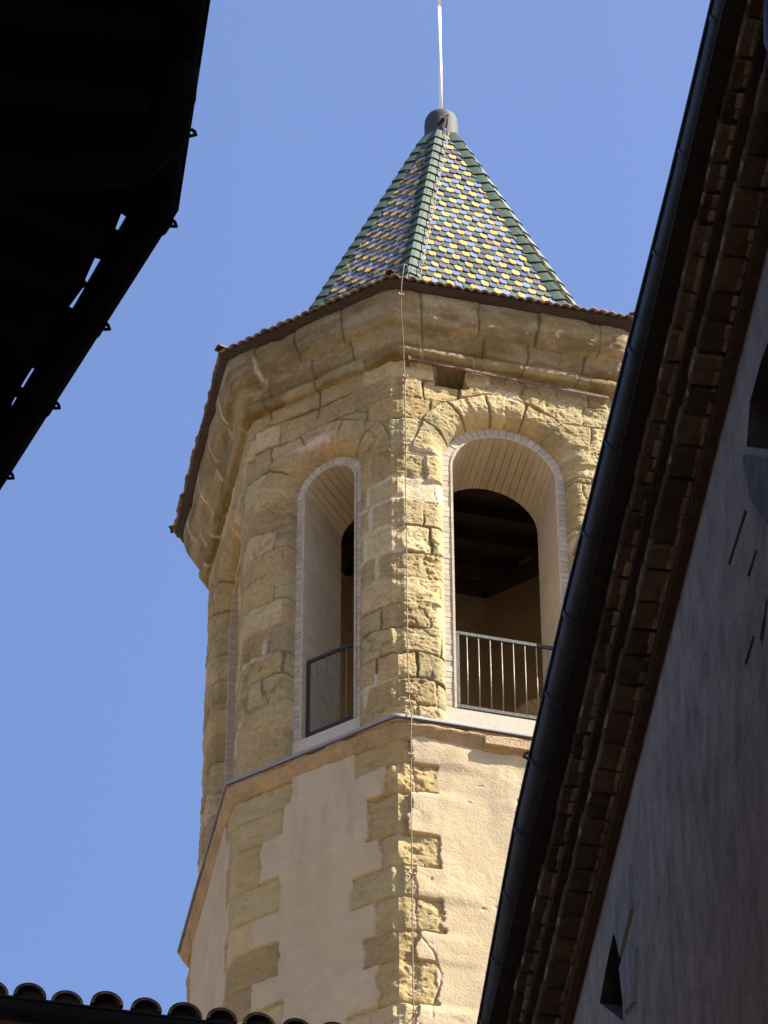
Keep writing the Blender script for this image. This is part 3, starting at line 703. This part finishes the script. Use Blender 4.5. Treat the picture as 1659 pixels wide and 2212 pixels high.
bar = thing('iron_tie_bar', 'rusty flat iron bar fixed across the wall above the sunlit arch', 'iron bar', tuple(fpt(0, .1, .03, 33.55)))
b = MB(); A, B_ = fpt(0, .105, .075, 33.545), fpt(0, 2.16, .06, 33.475); dv = B_ - A
prev = A
b.bbox(A, dv, -nrm(0) * .012, Vector((0, 0, .042)), .003); b.build('flat_bar', RUST, bar)
b = MB(); b.bbox(fpt(0, .10, .085, 33.53), tan(0) * .03, -nrm(0) * .12, Vector((0, 0, .065)), .004); b.build('anchor', RUST, bar); b = MB(); b.bbox(fpt(0, .75, .073, 33.485), tan(0) * .1, -nrm(0) * .014, Vector((0, 0, .02)), .003)
b.build('anchor', RUST, bar)

# ------------------------------------------------------------------ near buildings: frame along the street
CAMP = Vector((0, CAM_Y, 0)); GD = Vector((-.155022, .987911, 0)); SN = Vector((.987911, .155022, 0))
def st(s, g, z): return CAMP + SN * s + GD * g + Vector((0, 0, z))
Z1 = Vector((0, 0, 1)); GND = -1.6

house = thing('street_house', 'grey rendered house on the right with brick eaves cornice and long dark gutter', 'house', tuple(st(2.3, 8, GND)))
G0, G1 = -4.0, 17.0
# wall with relief ornaments and small openings under the eave
SW = 2.25
holes = [[(11.013, 9.786), (10.907, 9.57), (10.938, 9.348), (11.303, 9.731), (11.179, 9.767)],
         [(8.322, 9.725), (8.464, 9.765), (8.637, 9.777), (8.725, 9.673), (8.445, 9.359), (8.30, 9.40)],
         [(8.81, 9.498), (8.78, 9.457), (8.882, 9.476), (9.041, 9.496), (9.066, 9.532), (8.926, 9.511)],
         [(8.725, 9.246), (8.709, 9.22), (8.819, 9.226), (8.85, 9.264)], [(8.649, 8.982), (8.641, 8.946), (8.745, 8.867), (8.77, 8.928)], [(8.836, 9.011), (8.82, 8.986), (8.948, 8.991), (8.968, 9.029)]]
outer = [(G0, GND), (G1, GND), (G1, 10.06), (G0, 10.06)]
b = MB(); allp = [[Vector((a, c, 0)) for a, c in outer]] + [[Vector((a, c, 0)) for a, c in h] for h in holes]
flat = [p for q in allp for p in q]; tri = tessellate_polygon(allp)
b.add([st(SW, p.x, p.y) for p in flat], tri)
for hi_, h in enumerate(holes):
    n = len(h); b.add([st(SW, *p) for p in h] + [st(SW + (.35 if hi_ < 2 else .035), *p) for p in h], [(i, (i + 1) % n, (i + 1) % n + n, i + n) for i in range(n)] + [tuple(range(n, 2 * n))], (.12, .11, .10) if hi_ < 2 else (.30, .24, .19))  # insides coloured darker than the wall, standing in for shade in the recess
b.add([st(SW, G0, GND), st(SW + 6, G0, GND), st(SW + 6, G0, 10.28), st(SW, G0, 10.2)], [(0, 1, 2, 3)]); b.add([st(SW, G1, GND), st(SW + 6, G1, GND), st(SW + 6, G1, 10.2), st(SW, G1, 10.2)], [(3, 2, 1, 0)])
b.add([st(SW + 6, G0, GND), st(SW + 6, G1, GND), st(SW + 6, G1, 10.2), st(SW + 6, G0, 10.2)], [(0, 1, 2, 3)])
for i in range(len(b.C)): b.C[i] = (.52, .415, .32) if b.C[i] == (.5, .5, .5) else b.C[i]
b.build('wall', GWALL, house)
def relief(poly, d, col_):
    b = MB(); n = len(poly); ctr = sum((Vector((*p, 0)) for p in poly), Vector()) / n
    inn = [((p[0] - ctr.x) * .9 + ctr.x, (p[1] - ctr.y) * .9 + ctr.y) for p in poly]
    f = [tuple(range(n))] + [(i, (i + 1) % n, (i + 1) % n + n, i + n) for i in range(n)]
    b.add([st(SW - d, *p) for p in inn] + [st(SW + .01, *p) for p in poly], f, col_); return b.build('stone_relief', GWALL, house)
relief([(10.637, 9.767), (10.662, 9.58), (10.900, 9.562), (10.985, 9.847), (10.847, 9.86)], .012, (.44, .40, .32))
relief([(10.926, 9.560), (10.879, 9.318), (10.70, 9.22), (10.62, 9.40), (10.74, 9.54)], .010, (.44, .40, .32))
relief([(8.769, 9.695), (8.455, 9.345), (8.40, 9.15), (8.525, 9.119), (8.715, 9.429)], .010, (.26, .235, .21))
# stepped brick cornice
def brick_row(z, s_in, s_out, h, s_vis, name='brick_course'):
    b = MB(); rng = random.Random(int(z * 1000)); g = G0 + .2
    b.box(st(s_in + .04, G0, z + .012), SN * (s_out - s_in - .034 + .0), GD * (G1 - G0), Z1 * (h - .014), (.30, .24, .18))
    while g < G1 - .2:
        w_ = .118 + rng.uniform(-.02, .02); dz = rng.uniform(-.004, .006); ds = rng.uniform(-.003, .003); v = rng.uniform(.45, 1.3)
        vis = 6.5 < g < 13.2
        (b.bbox if vis else (lambda o, x, y, zz_, bv, c: b.box(o, x, y, zz_, c)))(st(s_in + .02, g, z + dz), SN * (s_out - s_in - .02 + ds), GD * w_, Z1 * (h - .006), .006, (.21 * v, .132 * v, .083 * v))
        if vis:                                # mortar squeezed out along the inner edge, a little along the front
            for f_ in (0., .5):
                b.bbox(st(s_vis - rng.uniform(.008, .02), g + w_ * f_, z - rng.uniform(.002, .009)), SN * .022, GD * w_ * rng.uniform(.35, .55), Z1 * .016, .003, [tuple(x * m_ for x in (.60, .46, .31)) for m_ in (rng.uniform(.55, 1.1),)][0])
            if rng.random() < .35: b.bbox(st(s_out + ds - .002, g + w_ * rng.uniform(0, .5), z + dz), SN * .008, GD * w_ * rng.uniform(.2, .5), Z1 * .014, .002, (.55, .42, .28))
            b.bbox(st(s_in + .018, g + w_, z + .010), SN * (s_out - s_in - .004), GD * .014, Z1 * (h - .02), .003, (.12, .09, .06))
        g += w_ + .013
    return b.build(name, OBRICK, house)
b = MB(); b.box(st(SW + .02, G0, 10.05), SN * (2.215 - SW - .02), GD * (G1 - G0), Z1 * .05, (.14, .085, .055)); b.box(st(2.20, G0, 10.155), SN * (2.105 - 2.20), GD * (G1 - G0), Z1 * .03, (.10, .07, .05))
b.box(st(SW + .05, G0, 10.232), SN * (2.0 - SW - .05), GD * (G1 - G0), Z1 * .02, (.06, .045, .035)); b.build('cornice_shade_strip', OBRICK, house)  # dark strips: shade of the cornice recesses put into the colour
brick_row(10.10, SW + .02, 2.130, .055, 2.215)
brick_row(10.185, SW - .02, 2.056, .05, 2.105)
# roof of canal tiles, edge only just seen
b = MB(); pr = [(2.02, 10.26), (2.02, 10.30), (4.25, 11.2), (4.25, 11.1)]
m = len(pr); b.add([st(s, G0 - .1, z) for s, z in pr] + [st(s, G1 + .1, z) for s, z in pr], [(i, i + m, i + m + 1, i + 1) for i in range(m - 1)] + [(m - 1, 2 * m - 1, m, 0), tuple(range(m)), tuple(range(2 * m - 1, m - 1, -1))], (.30, .17, .10))
b.build('roof', TERRA, house)
b = MB(); b.box(st(4.2, G0, 10.3), SN * 5, GD * (G1 - G0), Z1 * 10.7, (.45, .40, .35)); b.build('unseen_sun_block', GWALL, house)  # unseen block, added to keep the sun off the street and left eaves
# half-round gutter with brackets
def gutter(pts, r, inward, mat, parent, n=14, th=.004):     # pts: centre line at rim height; inward: horizontal unit vectors
    b = MB(); rows = []
    for p, q in zip(pts, inward):
        p = Vector(p); q = Vector(q)
        prof_ = [p + q * (r * math.cos(a)) - Z1 * (r * math.sin(a)) for a in [math.pi * i / n for i in range(n + 1)]]
        bead = [p - q * (r + .0) + Z1 * .0 + (-q * math.cos(a) + Z1 * math.sin(a)) * .009 for a in [R(x) for x in (-60, 0, 60, 120, 180)]]
        inner = [p + q * ((r - th) * math.cos(a)) - Z1 * ((r - th) * math.sin(a)) for a in [math.pi * i / n for i in range(n, -1, -1)]]
        rows.append(prof_ + bead + inner)
    m = len(rows[0]); b.add([v for r_0 in rows for v in r_0], [(i * m + a, i * m + (a + 1) % m, (i + 1) * m + (a + 1) % m, (i + 1) * m + a) for i in range(len(rows) - 1) for a in range(m)] + [tuple(range(m)), tuple((len(rows) - 1) * m + a for a in range(m))[::-1]])
    return b.build('gutter', mat, parent, True)
def strap(p, q, r, along, mat, parent, wdt=.022, lug=False):
    b = MB(); p = Vector(p); q = Vector(q); al = Vector(along).normalized(); n = 14; rows = []
    for sgn in (-.5, .5):
        rows.append([p + al * wdt * sgn + q * ((r + .004) * math.cos(a)) - Z1 * ((r + .004) * math.sin(a)) for a in [math.pi * i / n for i in range(n + 1)]] + [p + al * wdt * sgn + q * (r * math.cos(a)) - Z1 * (r * math.sin(a)) for a in [math.pi * i / n for i in range(n, -1, -1)]])
    m = len(rows[0]); b.add(rows[0] + rows[1], [(a, (a + 1) % m, (a + 1) % m + m, a + m) for a in range(m)] + [tuple(range(m)), tuple(range(2 * m - 1, m - 1, -1))])
    if lug: b.tube([p - q * (r + .004) - Z1 * .01, p - q * (r + .022) + Z1 * .0, p - q * (r + .017) + Z1 * .014, p - q * (r + .008) + Z1 * .022], .006, 6)
    b.box(p + q * r - al * wdt / 2, al * wdt, q * .10, Z1 * .005)
    return b.build('gutter_bracket', mat, parent)
RG = .056; ZG = 10.30
def s_g(g):                                   # the run sags and bows a little
    t = {7.6: .1915, 8.13: .19134, 8.92: .18989, 10.07: .18841, 11.09: .18841, 12.13: .1915}
    xs = sorted(t); v = np.interp(g, [-4] + xs + [17], [.193] + [t[x] for x in xs] + [.197]); return v * ZG + RG + .008
gs = [G0, 0, 4, 6.5] + list(np.arange(7.2, 12.9, .35)) + [14, G1]
gt = gutter([st(s_g(g), g, ZG) for g in gs], RG, [SN] * len(gs), GUTTER, house)
for i, g in enumerate((7.66, 8.15, 8.54, 8.93, 9.32, 9.71, 10.07, 10.44, 10.76, 11.10, 11.42, 11.76, 12.1, 7.2)):
    strap(st(s_g(g), g, ZG), SN, RG, GD, GUTTER, gt, .014 if i % 3 else .02, i == 8)
# downpipe swan-neck at the upper end
b = MB(); b.tube([st(s_g(7.6) + .07, 7.45, ZG - .05), st(s_g(7.6) + .10, 7.47, ZG - .10), st(SW - .12, 7.50, ZG - .30), st(SW - .07, 7.5, ZG - .45), st(SW - .07, 7.5, 2), st(SW - .07, 7.5, GND)], .045, 14)
b.build('downpipe', GUTTER, house, True)

# ---- left house, whose eaves hang over the camera
lh = thing('overhanging_house', 'black silhouetted house on the left with bent eaves, gutter and gaps of sky', 'house', tuple(st(-1.2, 8, GND)))
ZE = 10.6; K_ = ZE / 7.5
def rl(x, y, z=ZE): return CAMP + Vector((x * K_, y * K_, z))
eA0, eC, eB1 = Vector((-.471, 5.671)), Vector((-.5675, 6.232)), Vector((-1.018, 7.048))
dA = (eC - eA0).normalized(); dB = (eB1 - eC).normalized(); nA = Vector((-dA.y, dA.x)); nB = Vector((-dB.y, dB.x))   # inward (left)
pA = eA0 - dA * 9; pB = eC + dB * 4
RL = .055
ia, ib = Vector((nA.x, nA.y, 0)), Vector((nB.x, nB.y, 0)); ic = (ia + ib).normalized()
cl = [(pA, ia), (eA0, ia), (eC, ic), (eB1, ib), (pB, ib)]
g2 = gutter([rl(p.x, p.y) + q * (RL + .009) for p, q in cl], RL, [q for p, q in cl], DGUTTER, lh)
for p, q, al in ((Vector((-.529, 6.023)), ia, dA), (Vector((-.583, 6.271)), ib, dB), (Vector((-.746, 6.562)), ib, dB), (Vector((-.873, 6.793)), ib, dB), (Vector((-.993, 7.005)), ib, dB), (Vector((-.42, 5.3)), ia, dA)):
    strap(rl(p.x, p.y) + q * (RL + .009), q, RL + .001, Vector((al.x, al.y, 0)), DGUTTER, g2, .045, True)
# soffit boards with broken ends: the gaps of sky lie between them and the gutter
def loc(x, y): v = Vector((x, y)) - eC; return v.dot(dB), v.dot(nB)           # along B, inwards
gaps = [[(-.691, 6.238), (-.679, 6.249), (-.702, 6.294), (-.71, 6.29)], [(-.756, 6.361), (-.741, 6.367), (-.779, 6.441), (-.785, 6.432)], [(-.788, 6.446), (-.779, 6.443), (-.832, 6.546), (-.836, 6.537), (-.822, 6.50)], [(-.916, 6.677), (-.908, 6.68), (-.976, 6.808), (-.968, 6.778), (-.937, 6.715)]]
zs = ZE + .02; ks = zs / 7.5
def sp2(x, y, z): return CAMP + Vector((x * ks, y * ks, z))
b = MB()
inset = .04
outl = [Vector((pA.x, pA.y)) + nA * .02, eC + (nA + nB) * .012, pB + nB * .02, pB + nB * 2.6, eC + nB * 2.6 - dB * .2, pA + nA * 1.6]
poly = [[Vector((p.x, p.y, 0)) for p in outl]] + [[Vector((x, y, 0)) for x, y in h] for h in gaps]
flat = [p for q in poly for p in q]; tri = tessellate_polygon(poly); n = len(flat)
b.add([sp2(p.x, p.y, zs) for p in flat] + [sp2(p.x, p.y, zs) + Z1 * .02 for p in flat], list(tri) + [tuple(i + n for i in t[::-1]) for t in tri])
off = 0
for q in poly:
    m = len(q); b.add([sp2(p.x, p.y, zs) for p in q] + [sp2(p.x, p.y, zs) + Z1 * .02 for p in q], [(i, (i + 1) % m, (i + 1) % m + m, i + m) for i in range(m)])
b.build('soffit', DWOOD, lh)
# rafter tails under the boards
b = MB()
for i in range(-3, 16):
    a = eC + dB * (.10 + i * .16); 
    if i >= 0:
        base_ = a + nB * .16; p = sp2(base_.x, base_.y, zs - .075); b.box(p, Vector((dB.x, dB.y, 0)) * .05, Vector((nB.x, nB.y, 0)) * .7, Z1 * .07)
for i in range(0, 22):
    a = eC - dA * (.12 + i * .2) + nA * .1; p = sp2(a.x, a.y, zs - .075); b.box(p, Vector((dA.x, dA.y, 0)) * .05, Vector((nA.x, nA.y, 0)) * .6, Z1 * .07)
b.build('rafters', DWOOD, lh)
# walls and roof
wl = [pA + nA * .66, eC + nA * .66 + nB * .0 + dA * .05, pB + nB * .66, pB + nB * 5, pA + nA * 6]
b = MB(); n = len(wl); b.add([rl(p.x, p.y, GND) for p in wl] + [rl(p.x, p.y, ZE + .01) for p in wl], [(i, (i + 1) % n, (i + 1) % n + n, i + n) for i in range(n)])
b.build('wall', DARKW, lh)
def rise(p):                                 # roof height by distance in from the eaves
    v = p - eC; return max(0, min(v.dot(nA) if v.dot(dA) < 0 else 9, v.dot(nB) if v.dot(dB) > 0 else 9) if not (v.dot(dA) >= 0 and v.dot(dB) <= 0) else 0)
b = MB(); rf = [pA + nA * .22, eC + (nA + nB) * .15, pB + nB * .25, pB + nB * 5, eC + nB * 5 , pA + nA * 6]
gp_ = gaps[-1]
b.add([rl(p.x, p.y, ZE + .055 + z) for p, z in zip(rf, (0, 0, 0, 1.6, 1.6, 1.6))] + [rl(p.x, p.y, ZE + .045) for p in rf], [tuple(range(6)), tuple(range(11, 5, -1))] + [(i, (i + 1) % 6, (i + 1) % 6 + 6, i + 6) for i in range(6)], (.22, .13, .08))
ROOF2 = b
# pipe bend under the eaves
b = MB()
def ep(D0, D1, z): return rl(D0, D1, z)
b.tube([rl(-.535, 5.80, ZE - .08), rl(-.54, 5.83, ZE - .16), rl(-.565, 5.90, ZE - .24), rl(-.62, 5.94, ZE - .30), rl(-1.0, 5.9, ZE - .42), rl(-1.2, 5.85, ZE - .6), rl(-1.2, 5.85, 2)], .05, 12)
b.build('downpipe', DGUTTER, lh, True)

# ---- low house front at the end of the street: only gutter and tile ends rise into view
fh_ = thing('low_tiled_house', 'dark tiled roof edge and gutter at the bottom left before the tower', 'house', (-1.5, CAM_Y + 17, GND))
f0 = Vector((-2.0895, 15.852)); f1 = Vector((-1.168, 16.057)); fd = (f1 - f0).normalized(); fn = Vector((-fd.y, fd.x)); ZF = 13.5
fd3, fn3 = Vector((fd.x, fd.y, 0)), Vector((fn.x, fn.y, 0))
def fp(a, d_, z): p = f0 + fd * a + fn * d_; return CAMP + Vector((p.x, p.y, z))
FA0, FA1 = -6.0, 2.6
gutter([fp(FA0, .07, ZF), fp(0, .07, ZF), fp(FA1, .07, ZF)], .065, [fn3] * 3, DGUTTER, fh_)
b = MB(); b.box(fp(FA0, .35, GND), fd3 * (FA1 - FA0), fn3 * 5, Z1 * (ZF - GND - .05)); b.build('wall', DARKW, fh_)
b = MB(); b.add([fp(FA0, .10, ZF - .03), fp(FA1, .10, ZF - .03), fp(FA1, 2.9, ZF + .72), fp(FA0, 2.9, ZF + .72), fp(FA1, 5.7, ZF - .03), fp(FA0, 5.7, ZF - .03)], [(0, 1, 2, 3), (3, 2, 4, 5), (5, 4, 1, 0), (1, 4, 2), (0, 3, 5)], (.12, .07, .045))
rf_ = b.build('roof', TERRA, fh_)
i = 0; a = FA0 + .1; rng = random.Random(9)
while a < FA1 - .1:
    b = MB(); r0, r1 = .076 + rng.uniform(-.004, .004), .062; ro_ = rng.uniform(-.02, .02); dz = rng.uniform(-.006, .006); rows = []
    slope = .75 / 2.8
    for d_, r in ((.02 + ro_, r0), (.08 + ro_, r0), (.5, r1 + .01), (1.6, r1 + .008), (2.9, r1)):
        zc = ZF + .032 + dz + (d_ - .02) * slope; aa = a + rng.uniform(-.002, .002)
        rows.append([fp(aa + r * math.cos(t), d_, zc + r * 1.02 * math.sin(t)) for t in [math.pi * j / 12 for j in range(13)]] + [fp(aa + (r - .014) * math.cos(t), d_, zc + (r - .014) * math.sin(t)) for t in [math.pi * j / 12 for j in range(12, -1, -1)]])
    zc = ZF + .032 + dz + .04 * slope; b.add([fp(a + .064 * math.cos(t), .06, zc + .064 * math.sin(t)) for t in [math.pi * j / 12 for j in range(13)]] + [fp(a + .064, .06, zc - .04), fp(a - .064, .06, zc - .04)][::1], [tuple(range(13)) + (14, 13)], (.03, .02, .014))
    m = 26; v = rng.uniform(.7, 1.2)
    b.add([p for q in rows for p in q], [tuple(range(m))] + [(i_ * m + c, i_ * m + (c + 1) % m, (i_ + 1) * m + (c + 1) % m, (i_ + 1) * m + c) for i_ in range(4) for c in range(m)], (.13 * v, .08 * v, .055 * v))
    b.build('cover_tile', TERRA, rf_, True)
    a += .1775 + rng.uniform(-.006, .006)
ROOF2.build('roof', TERRA, lh)

# ------------------------------------------------------------------ ground
b = MB(); S = 900; b.add([(-S, -S, GND), (S, -S, GND), (S, S, GND), (-S, S, GND)], [(0, 1, 2, 3)])
tag(b.build('ground', GROUND), kind='structure')
